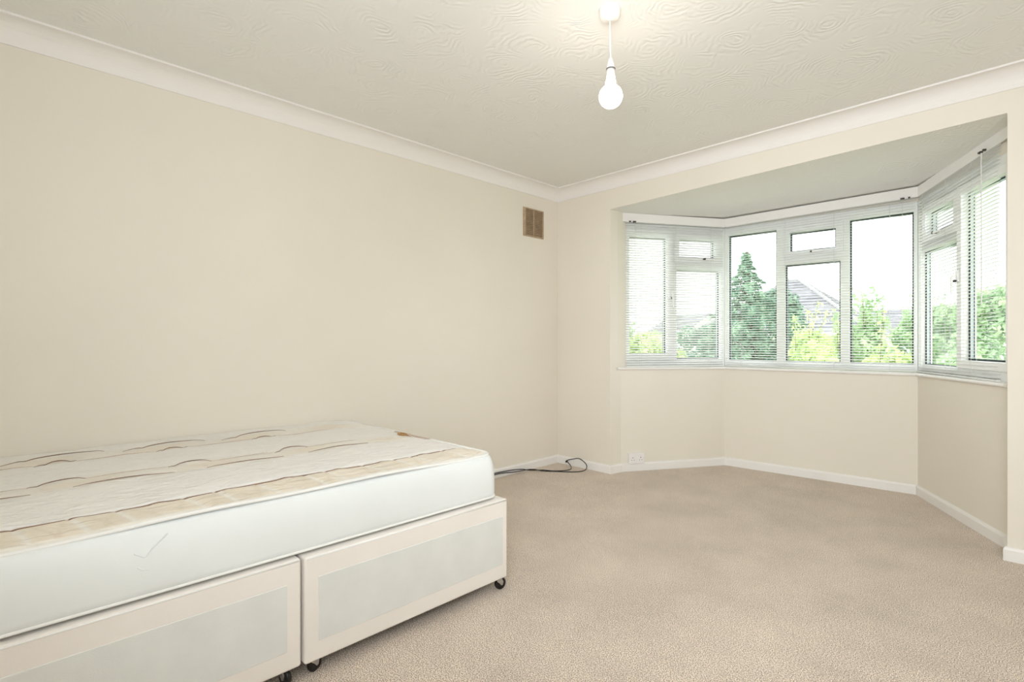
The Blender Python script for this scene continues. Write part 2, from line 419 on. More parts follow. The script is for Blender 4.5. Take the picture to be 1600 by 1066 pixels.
def handle(parent, x, z, y, vertical):
    m = MB()
    if vertical:
        m.box((-.014, -.012, -.035), (.014, 0, .035)); m.tube([(0, -.012, 0), (0, -.032, 0), (0, -.036, -.02), (0, -.036, -.11)], [.008, .008, .009, .006], 8)
    else:
        m.box((-.035, -.012, -.012), (.035, 0, .012)); m.tube([(0, -.012, 0), (0, -.030, 0), (.02, -.034, 0), (.095, -.034, -.002)], [.008, .008, .009, .006], 8)
    m.v = [(p[0] + x, p[1] + y, p[2] + z) for p in m.v]
    h = bev(m.build('handle', M['upvc'], parent), .002)
    k = MB().tube([(x + (0 if vertical else .0), y - .0125, z - (.03 if vertical else .0)), (x, y - .040, z - (.03 if vertical else 0))], .0075, 10)
    k.build('lock_button', M['darkplastic'], parent)
def window(name, P, d, s0, s1, fixed, sashes, lb):
    root = empty(name, (P[0], P[1], 0), math.atan2(d[1], d[0])); root['kind'] = 'structure'; root['label'] = lb
    holes = [g for g in fixed] + [(g[0] - .042, g[1] + .042, g[2] - .042, g[3] + .042) for g, hd in sashes]
    fr = plate(MB(), s0, s1, .868, 2.118, holes, 0, .07).build('frame', M['upvc'], root); bev(fr, .004)
    for g in fixed:
        p = pane(root, g); seals(p, g)
    for g, hd in sashes:
        sh = plate(MB(), g[0] - .052, g[1] + .052, g[2] - .052, g[3] + .052, [g], -.014, -.0005).build('sash', M['upvc'], root)
        plate(MB(), g[0] - .041, g[1] + .041, g[2] - .041, g[3] + .041, [g], -.0004, .066).build('sash_core', M['upvc'], sh)
        bev(sh, .004)
        pane(sh, g); seals(sh, g)
        handle(sh, hd[0], hd[1], -.014, hd[2])
    return root
window('window_1', G1, DL, -1.015, .0, [(-.485, -.045, .935, 1.725)],
       [((-.95, -.585, .980, 2.003), (-.552, 1.50, True)), ((-.465, -.10, 1.84, 1.997), (-.235, 1.822, False))], 'left bay window behind a venetian blind')
dC = (G2 - G1).normalized(); LC = (G2 - G1).length
window('window_2', G1, dC, .0, LC, [(.036, .434, .920, 2.042), (.502, .901, .920, 1.733), (.964, 1.362, .920, 2.046)],
       [((.538, .871, 1.84, 2.000), (.705, 1.822, False))], 'middle bay window of three lights')
window('window_3', G2, DR, .0, 1.12, [(.05, .53, .922, 1.733)],
       [((.60, 1.035, .975, 2.008), (.572, 1.50, True)), ((.14, .505, 1.84, 1.997), (.33, 1.822, False))], 'right bay window behind a venetian blind')
# corner posts closing the wedge between neighbouring frames
for nm, G, a, b in (('trim_6', G1, DL, dC), ('trim_7', G2, dC, DR)):
    n1 = Vector((-a.y, a.x)); n2 = Vector((-b.y, b.x))
    m = MB(); prism(m, [tuple(G + (n1 + n2) * .002), tuple(G + n1 * .07), tuple(G + (n1 + n2) * .042), tuple(G + n2 * .07)], .868, 2.118)
    struct(m.build(nm, M['upvc']))

# ------------------------------------------------------------------ venetian blinds
B1 = Vector((1.063, 1.066)); B2 = Vector((2.435, 1.162)); BL = (B2 - B1).length; dB = (B2 - B1).normalized()
def slat_mesh(L, tilt, dirn):
    """curved aluminium slat, cross-section in the y (outward) / z plane; tilt>0 lifts the room-side edge"""
    pr = []
    n = 4; w = .025
    for k in range(n + 1):
        t = k / n - .5; pr.append((t * w, .0022 * (1 - (2 * t) ** 2)))
    prof = pr + [(y, z - .0006) for y, z in pr[::-1]]
    ca, sa = math.cos(-tilt), math.sin(-tilt)
    prof = [(y * ca - z * sa, y * sa + z * ca) for y, z in prof]
    v = []; f = []; q = len(prof)
    for x in (0, L): v += [(x, y, z) for y, z in prof]
    for k in range(q): f.append((k, (k + 1) % q, q + (k + 1) % q, q + k))
    f.append(tuple(range(q))[::-1]); f.append(tuple(range(q, 2 * q)))
    me = bpy.data.meshes.new('slat'); me.from_pydata(v, [], f); me.materials.append(M['slat']); me.update()
    return me
def blind(P, d, s0, s1, tilt, cords, wand, locks, ztops, lb):
    root = empty('venetian_blind', (P.x, P.y, 0), math.atan2(d.y, d.x)); tag(root, lb, 'blind', 'venetian blinds in the bay')
    L = s1 - s0
    dzdx = (ztops[1] - ztops[0]) / L
    h = MB(); k = 0
    h.v = []; 
    for x, zt in ((s0, ztops[0]), (s1, ztops[1])):
        for y, z in ((-.007, -.001), (.018, -.001), (.018, .028), (-.007, .028)): h.v.append((x, y, zt + z))
    h.f = [(0, 1, 5, 4), (1, 2, 6, 5), (2, 3, 7, 6), (3, 0, 4, 7), (3, 2, 1, 0), (4, 5, 6, 7)]
    bev(h.build('headrail', M['slat'], root), .0015)
    me = slat_mesh(L, tilt, 1)
    zb = .886; n = 60
    for i in range(n):
        t = i / (n - 1)
        z0 = zb + (ztops[0] - .016 - zb) * t; z1 = zb + (ztops[1] - .016 - zb) * t
        o = bpy.data.objects.new('slat', me); COL.objects.link(o); o.parent = root
        jz = random.uniform(-.0006, .0006)
        o.location = (s0, 0.003, z0 + jz); o.rotation_euler = (0, -math.atan2(z1 - z0, L), 0)
    br = MB().box((s0, -.010, .8695), (s1, .014, .8795)).build('bottom_rail', M['slat'], root); bev(br, .003)
    for c in cords:
        zt = ztops[0] + dzdx * (c - s0)
        m = MB()
        for y in (-.0115, .0165): m.tube([(c, y, .875), (c, y, zt)], .0009, 5)
        m.build('ladder_cord', M['cord'], root)
        MB().box((c - .005, -.011, .8665), (c + .005, .012, .8697)).build('rail_plug', M['cord'], root)
    for k, (x, w) in enumerate(locks):
        zt = ztops[0] + dzdx * (x - s0)
        lk = MB().box((x - w, -.036, zt - .004), (x + w, -.021, zt + .006)).build('cord_lock', M['darkplastic'], root)
    x = wand[0]; zt = ztops[0] + dzdx * (x - s0)
    MB().tube([(x, -.028, zt), (x, -.027, wand[1])], .0022 if len(wand) < 3 else wand[2], 6).build('tilt_wand', M['cord'], root)
    return root
blind(B1, DL, -.966, -.012, math.radians(22), [-.83, -.5, -.15], (-.895, 1.25, .0010), [(-.945, .006), (-.903, .012)], (2.112, 2.115), 'white venetian blind over the left bay window beside the pier, slats tilted most closed')
blind(B1, dB, .012, BL - .012, math.radians(-10), [.146, .496, .85, 1.21], (1.288, 1.45, .0012), [(1.288, .012), (1.328, .006)], (2.115, 2.138), 'white venetian blind over the wide middle bay window, slats almost open')
blind(B2, DR, .012, .936, math.radians(-2), [.10, .405, .70], (.838, 1.30, .0035), [(.83, .012), (.868, .006)], (2.139, 2.179), 'white venetian blind over the right bay window, stopping short of its outer edge')

# ------------------------------------------------------------------ pendant lamp
PX, PY = 1.831, -1.817
pl = empty('pendant_light', (PX, PY, HC)); tag(pl, 'white ceiling pendant with one bare lit bulb hanging from a round rose', 'ceiling light')
r = MB().lathe([(.0435, .003), (.0435, -.012), (.0425, -.022), (.038, -.032), (.030, -.037), (.012, -.039), (.007, -.043), (.0001, -.044)]).build('ceiling_rose', M['white'], pl, True)
MB().lathe([(.0448, .002), (.0448, -.006), (.0435, -.0061)]).build('rose_rim', M['white'], r, True)
MB().tube([(0, 0, -.04), (.0008, .0006, -.10), (.002, .0015, -.16), (.003, .002, -.215)], .0032, 8).build('cable', M['white'], pl, True)
T0 = (.003, .002, 0)
hd = MB().lathe([(.006, -.198), (.0085, -.200), (.012, -.214), (.0155, -.226), (.0165, -.236), (.0165, -.2395)], T0).build('lamp_holder', M['white'], pl, True)
MB().lathe([(.0160, -.2390), (.0182, -.2392), (.0184, -.2425), (.0165, -.2430)], T0).build('holder_ring', M['darkplastic'], hd, True)
MB().lathe([(.0168, -.2428), (.0172, -.262), (.0178, -.274), (.0165, -.276)], T0).build('bulb_collar', M['white'], hd, True)
bp = [(.0168, -.2755), (.0178, -.284), (.021, -.294)]
cz, rb = -.352, .047
for k in range(17):
    a = math.radians(118 - k * (208 / 16)); 
    bp.append((max(.0001, rb * math.cos(a - math.pi / 2 + math.radians(34)) if False else max(.0001, rb * math.sin(math.radians(26) + (math.pi - math.radians(26)) * k / 16))), cz + rb * math.cos(math.radians(26) + (math.pi - math.radians(26)) * k / 16)))
b = MB().lathe(bp, T0, 40).build('bulb', M['bulb'], pl, True); b['label'] = 'glowing white globe bulb'

# ------------------------------------------------------------------ wall vent
vt = empty('air_vent', (0, -.3195, 2.106)); tag(vt, 'square tan louvred air vent high on the left wall near the corner', 'vent')
m = plate(MB(), -.1265, .1265, -.1215, .1215, [(-.100, -.005, -.110, .110), (.005, .112, -.110, .110)], -.010, 0)
rot = lambda p: (-p[1], p[0], p[2])
m.v = [rot(p) for p in m.v]; bev(m.build('vent_frame', M['brownvent'], vt), .002)
MB().box((.0004, -.118, -.110), (.0015, .118, .110)).build('backing', M['ventdark'], vt)
me = None
for y0, y1 in ((-.1, -.005), (.005, .112)):
    for k in range(16):
        z = -.107 + k * .0135
        v = [(.001, 0, z + .009), (.0095, 0, z), (.0105, 0, z + .0015), (.002, 0, z + .0105)]
        vv = [(p[0], y0, p[2]) for p in v] + [(p[0], y1, p[2]) for p in v]
        pyd('louvre', vv, [(0, 1, 5, 4), (1, 2, 6, 5), (2, 3, 7, 6), (3, 0, 4, 7), (3, 2, 1, 0), (4, 5, 6, 7)], M['brownvent'], vt)

# ------------------------------------------------------------------ double socket on the left side of the bay
so = Vector((.595, .119)) + DL * .128; nl = Vector((DL.y, -DL.x))      # nl points into the room
sk = empty('socket_outlet', (so.x, so.y, .112), math.atan2(DL.y, DL.x)); tag(sk, 'white double electrical socket just above the skirting in the bay', 'socket')
MB().box((-.066, -.030, -.041), (.066, 0, .041)).build('back_box', M['socket'], sk)
fp_ = MB().box((-.069, -.037, -.0425), (.069, -.030, .0425)).build('faceplate', M['socket'], sk); bev(fp_, .003)
for x in (-.036, .036):
    rk = MB().box((x - (.020 if x > 0 else -.006), -.0405, .012), (x + (-.006 if x > 0 else .020), -.0368, .030)).build('rocker_switch', M['socket'], sk); bev(rk, .0012)
    m = MB()
    m.box((x - .0025, -.0372, .0015), (x + .0025, -.0366, .0105)); m.box((x - .0145, -.0372, -.0165), (x - .0075, -.0366, -.0125)); m.box((x + .0075, -.0372, -.0165), (x + .0145, -.0366, -.0125))
    m.v = [(p[0], p[1] - .0002, p[2]) for p in m.v]
    m.build('pin_holes', M['darkplastic'], sk)
for x in (-.060, .060): MB().lathe([(.003, 0), (.003, .0006), (.0001, .0006)], (x, -.037, 0), 12, Matrix.Rotation(math.pi / 2, 3, 'X')).build('screw', M['steel'], sk)

# ------------------------------------------------------------------ black cable in the corner
def catmull(pts, n=8):
    P = [Vector(p) for p in pts]; P = [P[0] * 2 - P[1]] + P + [P[-1] * 2 - P[-2]]; r = []
    for i in range(1, len(P) - 2):
        for k in range(n):
            t = k / n; a, b, c, d = P[i - 1:i + 3]
            r.append(.5 * ((2 * b) + (c - a) * t + (2 * a - 5 * b + 4 * c - d) * t * t + (3 * b - a - 3 * c + d) * t ** 3))
    r.append(P[-2]); return r
cb = empty('aerial_cable', (.25, -.2, 0)); tag(cb, 'thin black cable trailing from behind the bed and looping in the corner', 'cable')
def wire(name, pts, r=.0036):
    m = MB().tube(catmull(pts), r, 8); m.v = [(p[0] - .25, p[1] + .2, p[2]) for p in m.v]
    return m.build(name, M['black'], cb, True)
wire('cable_strand', [(.10, -1.62, .005), (.05, -1.25, .006), (.026, -.90, .040), (.026, -.66, .040), (.030, -.50, .026), (.07, -.42, .012), (.13, -.34, .010), (.20, -.285, .006), (.255, -.215, .006), (.275, -.15, .010), (.215, -.075, .014), (.150, -.032, .026), (.128, -.024, .034)])
wire('cable_strand', [(.14, -1.60, .005), (.09, -1.25, .005), (.030, -.85, .030), (.026, -.70, .030), (.030, -.56, .016), (.075, -.43, .022), (.14, -.345, .005), (.20, -.300, .005), (.285, -.235, .005), (.355, -.165, .005), (.378, -.085, .010), (.355, -.034, .034), (.320, -.026, .060), (.262, -.024, .078), (.200, -.024, .064), (.150, -.023, .048), (.132, -.023, .036)])
m = MB().tube([(.120, -.026, .022), (.126, -.025, .030), (.133, -.024, .040)], [.0055, .0085, .006], 10); m.v = [(p[0] - .25, p[1] + .2, p[2]) for p in m.v]
m.build('plug_end', M['black'], cb, True)

# ------------------------------------------------------------------ divan bases
def rbox(a, b, r, name, m, parent):
    o = MB().box(a, b).build(name, m, parent); bev(o, r, 3); return o
def caster(parent, x, y, ang):
    T = Matrix.Translation((x, y, 0)) @ Matrix.Rotation(ang, 4, 'Z')
    m = MB()
    m.lathe([(.006, .050), (.006, .0525)], (0, 0, 0), 10)
    for s in (-1, 1):
        pr = [(-.012, .050), (.012, .050), (.020, .036), (.017, .022), (.010, .020), (.002, .030), (-.010, .040)]
        k = len(m.v)
        for yy in (s * .0095, s * .0125): m.v += [Vector((p[0], yy, p[1])) for p in pr]
        n = len(pr); m.f += [tuple(k + i for i in range(n)), tuple(k + n + i for i in range(n))[::-1]] + [(k + i, k + (i + 1) % n, k + n + (i + 1) % n, k + n + i) for i in range(n)]
    m.box((-.013, -.0125, .047), (.013, .0125, .051))
    m.v = [T @ Vector(p) for p in m.v]
    c = m.build('caster', M['steel'], parent)
    w = MB().lathe([(.012, -.009), (.021, -.009), (.0258, -.006), (.0268, 0), (.0258, .006), (.021, .009), (.012, .009)], (0, 0, 0), 24, Matrix.Rotation(math.pi / 2, 3, 'X'))
    w.v = [T @ (Vector(p) + Vector((.010, 0, .0268))) for p in w.v]
    w.build('wheel', M['black'], c, True)
    return c
def divan(y0, y1, x1, lb, cs, gapside):
    root = empty('divan_base', (.72, (y0 + y1) / 2, 0)); tag(root, lb, 'bed base', 'divan halves')
    cx, cy = .72, (y0 + y1) / 2
    rbox((.03 - cx, y0 - cy, .0545), (x1 - cx, y1 - cy, .399), .009, 'upholstered_body', M['divan'], root)
    p = rbox((x1 - cx - .002, y0 - cy + .045, .118), (x1 - cx + .0018, y1 - cy - .028 if gapside else y1 - cy - .045, .328), .0016, 'side_panel', M['divanpanel'], root); p['label'] = 'pale grey damask panel'
    rbox((.06 - cx, y0 - cy + .03, .0515), (x1 - cx - .03, y1 - cy - .03, .0550), .001, 'dust_cover', M['darkplastic'], root)
    # piped top seam
    m = MB().tube([(x1 - cx - .002, y0 - cy + .008, .393), (x1 - cx - .002, y1 - cy - .008, .393)], .0030, 8); m.build('top_seam', M['piping'], root, True)
    for x, y, a in cs: caster(root, x - cx, y - cy, a)
    return root
divan(-2.890, -1.990, 1.411, 'cream fabric divan base half nearer the bay window, fully in view',
      [(1.385, -2.022, 1.35), (1.372, -2.850, 1.9), (.12, -2.06, .4), (.12, -2.82, 2)], True)
divan(-3.900, -2.897, 1.403, 'cream fabric divan base half nearest the camera, cut off by the left edge',
      [(1.366, -2.940, .2), (1.35, -3.84, 1), (.12, -2.96, .4), (.12, -3.84, 2)], False)

# ------------------------------------------------------------------ mattress
ma = empty('mattress', (.69, -2.96, .40)); tag(ma, 'white quilted mattress with beige scroll pattern lying on the divan bases', 'mattress')
MX0, MX1, MY0, MY1 = .012, 1.343, -3.89, -2.022
def rring(x0, x1, y0, y1, r, n=10):
    P = []
    for cx, cy, a0 in ((x1 - r, y0 + r, -90), (x1 - r, y1 - r, 0), (x0 + r, y1 - r, 90), (x0 + r, y0 + r, 180)):
        for k in range(n + 1):
            a = math.radians(a0 + 90 * k / n); P.append((cx + r * math.cos(a), cy + r * math.sin(a)))
    Q = []
    for i, p in enumerate(P):                # subdivide the straights
        q = P[(i + 1) % len(P)]; L = math.hypot(q[0] - p[0], q[1] - p[1]); k = max(1, int(L / .03))
        for j in range(k): Q.append((p[0] + (q[0] - p[0]) * j / k, p[1] + (q[1] - p[1]) * j / k))
    return Q
base = rring(MX0, MX1, MY0, MY1, .05)
def out(P, d):
    # outward push; the wall side stays put
    r = []
    for x, y in P:
        fx = (x - (MX0 + MX1) / 2) / ((MX1 - MX0) / 2); fy = (y - (MY0 + MY1) / 2) / ((MY1 - MY0) / 2)
        r.append((x + (d * max(0, fx) ** 6), y + d * (.4 * math.copysign(abs(fy) ** 24, fy))))
    return r
def wob(x, y, z): return .0018 * math.sin(9 * y + 14 * z) + .0012 * math.sin(23 * y + 5 * x) + .0010 * math.sin(31 * x + 40 * z)
lev = [(.4005, -.01), (.404, .014), (.409, .031), (.418, .040), (.432, .0425), (.46, .043), (.49, .041), (.52, .037), (.545, .031), (.565, .024), (.578, .017), (.585, .010), (.588, .000), (.592, -.004)]
v = []; f = []; nb = len(base)
for z, d in lev:
    for x, y in out(base, d):
        w = wob(x, y, z) * (1 if .42 < z < .585 else .2); v.append((x - .69 + (w if x > .5 else 0), y + 2.96 + w, z - .40))
for i in range(len(lev) - 1):
    for j in range(nb): a = i * nb + j; b = i * nb + (j + 1) % nb; f.append((a, b, b + nb, a + nb))
f.append(tuple(range(nb))[::-1])
pyd('side_border', v, f, M['mside'], ma, True)
def edge_h(y): return .004 * math.sin(4.1 * y + .6) + .003 * math.sin(9.3 * y)
def loop(name, d, z, r):
    P = out(base, d); pts = [Vector((x - .69, y + 2.96, z - .40 + (edge_h(y) if z > .5 else 0))) for x, y in P] + [Vector((P[0][0] - .69, P[0][1] + 2.96, z - .40 + (edge_h(P[0][1]) if z > .5 else 0)))]
    return MB().tube(pts, r, 8, cap=False).build(name, M['piping'], ma, True)
loop('tape_edge', .003, .595, .0062); loop('tape_edge', .038, .413, .0048)
# a small creased fold in the border cloth
m = MB()
for pp in ([(-3.331, .531), (-3.318, .522), (-3.306, .517), (-3.290, .535), (-3.272, .552), (-3.255, .566)], [(-3.324, .494), (-3.312, .484), (-3.297, .482)], [(-3.313, .478), (-3.315, .460), (-3.317, .436)]):
    m.tube(catmull([(1.343 + .0425 - .0008 - max(0, z - .49) * .12 - .69, y + 2.96, z - .40) for y, z in pp], 5), .0016, 6)
m.build('cloth_crease', M['mside'], ma, True)
# quilted top
LINES = {}
def xl_border(y):      # gathered seam of the border band
    ph = ((y + 3.053) / .19) % 1.0; ph = min(ph, 1 - ph)
    return 1.192 - .010 * math.exp(-(ph / .12) ** 2) + .004 * math.sin(7 * y)
PER = .3853
def seg(y, y0, L):
    t = ((y - y0) % PER) / L
    return t if t <= 1 else None
gat = [MY1 - .04 - k * .125 + .025 * math.sin(k * 2.3) for k in range(16)]
def hgt(x, y):
    dx = min(x - MX0, MX1 - x); dy = min(y - MY0, MY1 - y)
    d = max(0, min(dx, dy))
    if x < .3: d = max(0, min(dy, .25 if dx > .05 else dx * 5))
    h = .595 + .007 * (1 - math.exp(-d / .04)) + .026 * (1 - math.exp(-d / .40))
    def val(c, w, k): return -k * math.exp(-((x - c) / w) ** 2)
    h += val(xl_border(y), .010, .007) + val(.868 + .006 * math.sin(16.3 * y), .012, .0045) + val(.755 + .008 * math.sin(16.3 * y + 1), .012, .0035)
    h += val(.355, .012, .0045) + val(.225 + .01 * math.sin(16.3 * y), .012, .004)
    if x > 1.19:
        for g in gat: h -= .0028 * math.exp(-((y - g - (x - 1.26) * .25) / .007) ** 2)
    h += .003 * math.sin(11 * x + 2) * math.sin(6.1 * y) + .0018 * math.sin(37 * x) * math.sin(19 * y + 3 * x)
    e = max(0, 1 - d / .06)
    return h + edge_h(y) * e
NX, NY = 150, 220
xs = np.linspace(MX0, MX1, NX + 1); ys = np.linspace(MY0, MY1, NY + 1)
WHT = np.array((.85, .83, .79)); BEI = np.array((.80, .715, .585)); TAN = np.array((.70, .60, .45)); CRM = np.array((.86, .82, .74))
v = []; cols = []
R = .05
for y in ys:
    for x in xs:
        X, Y = x, y
        cx = min(max(x, MX0 + R), MX1 - R); cy = min(max(y, MY0 + R), MY1 - R)
        dd = math.hypot(x - cx, y - cy)
        if dd > R: X = cx + (x - cx) * R / dd; Y = cy + (y - cy) * R / dd
        z = hgt(X, Y) if dd <= R else .595 + edge_h(Y)
        v.append((X - .69, Y + 2.96, z - .40))
        c = WHT
        if X > xl_border(Y) and X < 1.318:
            c = BEI * (1 + .04 * math.sin(23 * Y)); gg = min(abs(Y - g - (X - 1.26) * .25) for g in gat)
            k = math.exp(-(gg / .008) ** 2); c = c * (1 - k) + CRM * k
            g2 = min(abs(Y - g - .042 - (X - 1.26) * .5) for g in gat); k = .6 * math.exp(-(g2 / .005) ** 2); c = c * (1 - k) + (CRM if Y > -2.9 else TAN) * k
            g3 = min(abs(Y - g + .035 + (X - 1.26) * .2) for g in gat); k = .5 * math.exp(-(g3 / .006) ** 2); c = c * (1 - k) + TAN * k
        elif X >= 1.318: c = CRM
        else:
            for (a, b_, ph) in ((.752, .868, 0.0), (.215, .36, .9)):
                if a - .03 < X < b_ + .01:
                    k = .5 + .5 * math.sin(2 * math.pi * (Y / PER) + ph + 6 * (X - a)); ed = min(1, (X - a + .03) / .05) * min(1, (b_ + .01 - X) / .03)
                    c = WHT * (1 - ed * (.28 + .55 * k)) + BEI * ed * (.28 + .55 * k)
        cols.append(c)
f = [(j * (NX + 1) + i, j * (NX + 1) + i + 1, (j + 1) * (NX + 1) + i + 1, (j + 1) * (NX + 1) + i) for j in range(NY) for i in range(NX)]
tp = pyd('quilted_top', v, f, M['mtop'], ma, True)
ca = tp.data.color_attributes.new('ticking', 'FLOAT_COLOR', 'POINT')
ca.data.foreach_set('color', np.hstack([np.array(cols), np.ones((len(cols), 1))]).astype('f').ravel())
tp['label'] = 'quilted top panel with beige bands'
# stitched lines lying on the quilting
def stitch(fx, y0, y1, r, mm, n=40, taper=True):
    pts = []; rr = []
    for k in range(n + 1):
        t = k / n; y = y0 + (y1 - y0) * t; x = fx(t, y)
        pts.append((x - .69, y + 2.96, hgt(x, y) - .40 + .0022)); rr.append(.8 * r * (.35 + .65 * math.sin(math.pi * min(1, max(0, t * .94 + .03)))) if taper else r)
    return pts, rr
dark = MB(); pale = MB()
p, r = stitch(lambda t, y: xl_border(y), MY0 + .03, MY1 - .04, .0024, None, 260, False); dark.tube(p, r, 5)
for k in range(-4, 2):
    y0 = -3.031 + PER * k                                              # long lower arcs of the row nearer the camera
    for L, A, xa, dm, rr0 in ((.285, -.014, .866, dark, .0020),):
        if MY0 + .05 < y0 and y0 + L < MY1: p, r = stitch(lambda t, y: xa + (A * math.sin(math.pi * t)) + .012 * (.5 - t) * 0 - .006 * t, y0, y0 + L, rr0, None); dm.tube(p, r, 5)
    y1 = -3.139 + PER * k
    if MY0 + .05 < y1 and y1 + .15 < MY1: p, r = stitch(lambda t, y: .785 - .052 * math.sin(math.pi * t * .9) - .01 * t, y1, y1 + .15, .0024, None); dark.tube(p, r, 5)
    if MY0 + .05 < y1 + .15 and y1 + PER < MY1: p, r = stitch(lambda t, y: .757 + .012 * math.sin(2 * math.pi * t), y1 + .15, y1 + PER, .0012, None); pale.tube(p, r, 5)
    y2 = -3.208 + PER * k + .0
    if MY0 + .05 < y2 and y2 + .33 < MY1: p, r = stitch(lambda t, y: .285 - .10 * math.sin(math.pi * t * .85) - .02 * t, y2, y2 + .33, .0024, None); dark.tube(p, r, 5)
    y3 = -3.109 + PER * k
    if MY0 + .05 < y3 and y3 + .125 < MY1: p, r = stitch(lambda t, y: .40 - .06 * math.sin(math.pi * t * .9) - .01 * t, y3, y3 + .125, .0024, None); dark.tube(p, r, 5)
    if MY0 + .05 < y3 + .125 and y3 + PER < MY1: p, r = stitch(lambda t, y: .385 + .014 * math.sin(2 * math.pi * t), y3 + .125, y3 + PER, .0013, None); pale.tube(p, r, 5)
o = dark.build('stitching', M['stitch'], ma, True); o['kind'] = 'stuff'
o = pale.build('stitching', M['stitchpale'], ma, True); o['kind'] = 'stuff'
# ribbon tab and loose strap at the foot of the mattress
zt = hgt(.73, -2.095) - .40
pts = [(.735 - .69 + .034 * math.cos(a), -2.095 + 2.96 + .017 * math.sin(a), zt + .005) for a in [2 * math.pi * k / 20 for k in range(21)]]
MB().tube(pts, .0042, 8, cap=False).build('ribbon_tab', M['goldtab'], ma, True)
MB().tube([(.765 - .69, -2.088 + 2.96, zt + .004), (.785 - .69, -2.085 + 2.96, zt + .006), (.80 - .69, -2.09 + 2.96, zt + .002)], [.005, .007, .003], 8).build('ribbon_knot', M['pinktab'], ma, True)
m = MB(); 
pp = [(.60, -2.055), (.68, -2.048), (.76, -2.043), (.84, -2.042), (.90, -2.046)]
for i, (x, y) in enumerate(pp):
    z = hgt(x, y) - .40 + .0025; w = .008
    m.v += [(x - .69, y + 2.96 - w, z), (x - .69, y + 2.96 + w, z), (x - .69, y + 2.96 + w, z + .002), (x - .69, y + 2.96 - w, z + .002)]
for i in range(len(pp) - 1):
    for k in range(4): a = i * 4 + k; b2 = i * 4 + (k + 1) % 4; m.f.append((a, b2, b2 + 4, a + 4))
m.f += [(3, 2, 1, 0), tuple(len(m.v) - 4 + i for i in range(4))]
m.build('fabric_strap', M['pinktab'], ma)

# ------------------------------------------------------------------ outside
GZ = -2.8
struct(MB().box((-60, 1.6, GZ - .3), (60, 90, GZ)).build('ground', M['lawn']), 'lawn of the back gardens')
def wp(px, D):
    p = CAMP + RGT * ((px - 800) / 811 * D) + FWD * D
    return p.x, p.y
def leaves(name, pts, nrm, size, m, parent, asp=.5):
    """one small folded leaf (two triangles) at each point"""
    n = len(pts); pts = np.asarray(pts); nrm = np.asarray(nrm)
    nrm = nrm + rng.normal(0, .55, (n, 3)); nrm /= np.linalg.norm(nrm, axis=1)[:, None]
    t = np.cross(nrm, rng.normal(0, 1, (n, 3))); t /= np.linalg.norm(t, axis=1)[:, None] + 1e-9
    b = np.cross(nrm, t); s = (size * rng.uniform(.6, 1.3, n))[:, None]
    A = pts - t * s; B = pts + b * s * asp; C_ = pts + t * s; D_ = pts - b * s * asp
    V = np.stack([A, B, C_, D_], 1).reshape(-1, 3).astype('f')
    me = bpy.data.meshes.new(name); me.vertices.add(4 * n); me.vertices.foreach_set('co', V.ravel())
    me.loops.add(4 * n); me.loops.foreach_set('vertex_index', np.arange(4 * n, dtype='i'))
    me.polygons.add(n); me.polygons.foreach_set('loop_start', np.arange(0, 4 * n, 4, dtype='i')); me.polygons.foreach_set('loop_total', np.full(n, 4, 'i'))
    me.update(calc_edges=True); me.validate()
    o = link(name, me, m, parent); o['kind'] = 'stuff'
    return o
def trunk(root, h, r):
    MB().tube([(0, 0, 0), (.03 * h, .02 * h, h * .5), (.01, 0, h)], [r, r * .7, r * .25], 10).build('trunk', M['bark'], root, True)
def bush(px, D, ztop, rad, hcrown, m, n, size, label, cat='tree', shoots=0, name='garden_tree', seed=0, group='garden trees outside the window'):
    g = np.random.default_rng(seed + int(px))
    x, y = wp(px, D); root = empty(name, (x, y, GZ)); tag(root, label, cat, group)
    top = ztop - GZ; cz = top - hcrown / 2
    trunk(root, top - hcrown * .72, .05 + rad * .05)
    # crown made of many rounded clumps
    nc = 26; cl = []
    for k in range(nc):
        a = g.uniform(0, 2 * math.pi); u = g.uniform(-1, 1); q = math.sqrt(1 - u * u) * g.uniform(.35, .8)
        cl.append((rad * q * math.cos(a), rad * q * math.sin(a), cz + u * hcrown * .40, rad * g.uniform(.26, .44)))
    P = []; N = []
    w = np.array([c[3] ** 2 for c in cl]); w /= w.sum()
    ch = g.choice(nc, n, p=w)
    d = g.normal(0, 1, (n, 3)); d /= np.linalg.norm(d, axis=1)[:, None]
    C0 = np.array(cl)[ch]
    rr = C0[:, 3] * (1 - np.abs(g.normal(0, .22, n))).clip(.1, 1.15)
    P = C0[:, :3] + d * rr[:, None]; P[:, 2] = np.minimum(P[:, 2], top + g.uniform(-.1, .08, n))
    if shoots:
        tw = MB(); SP_ = []; SN = []
        for k in range(shoots):
            a = g.uniform(0, 2 * math.pi); q = rad * g.uniform(0, .75); h = g.uniform(.3, .85)
            bx, by = q * math.cos(a), q * math.sin(a); lx, ly = g.normal(0, .12, 2)
            z0 = top - .35
            tw.tube([(bx, by, z0 - .5), (bx + lx * .5, by + ly * .5, z0 + h * .5), (bx + lx, by + ly, z0 + h)], [.008, .005, .003], 4)
            for t in np.linspace(.2, 1, 12):
                for _ in range(3): SP_.append((bx + lx * t + g.normal(0, .04), by + ly * t + g.normal(0, .04), z0 + h * t + g.normal(0, .02))); SN.append((g.normal(), g.normal(), .4))
        tw.build('twigs', M['bark'], root)['kind'] = 'stuff'
        P = np.vstack([P, SP_]); d = np.vstack([d, SN])
    leaves('foliage', P, d + np.array((0, 0, .35)), size, m, root)
    return root
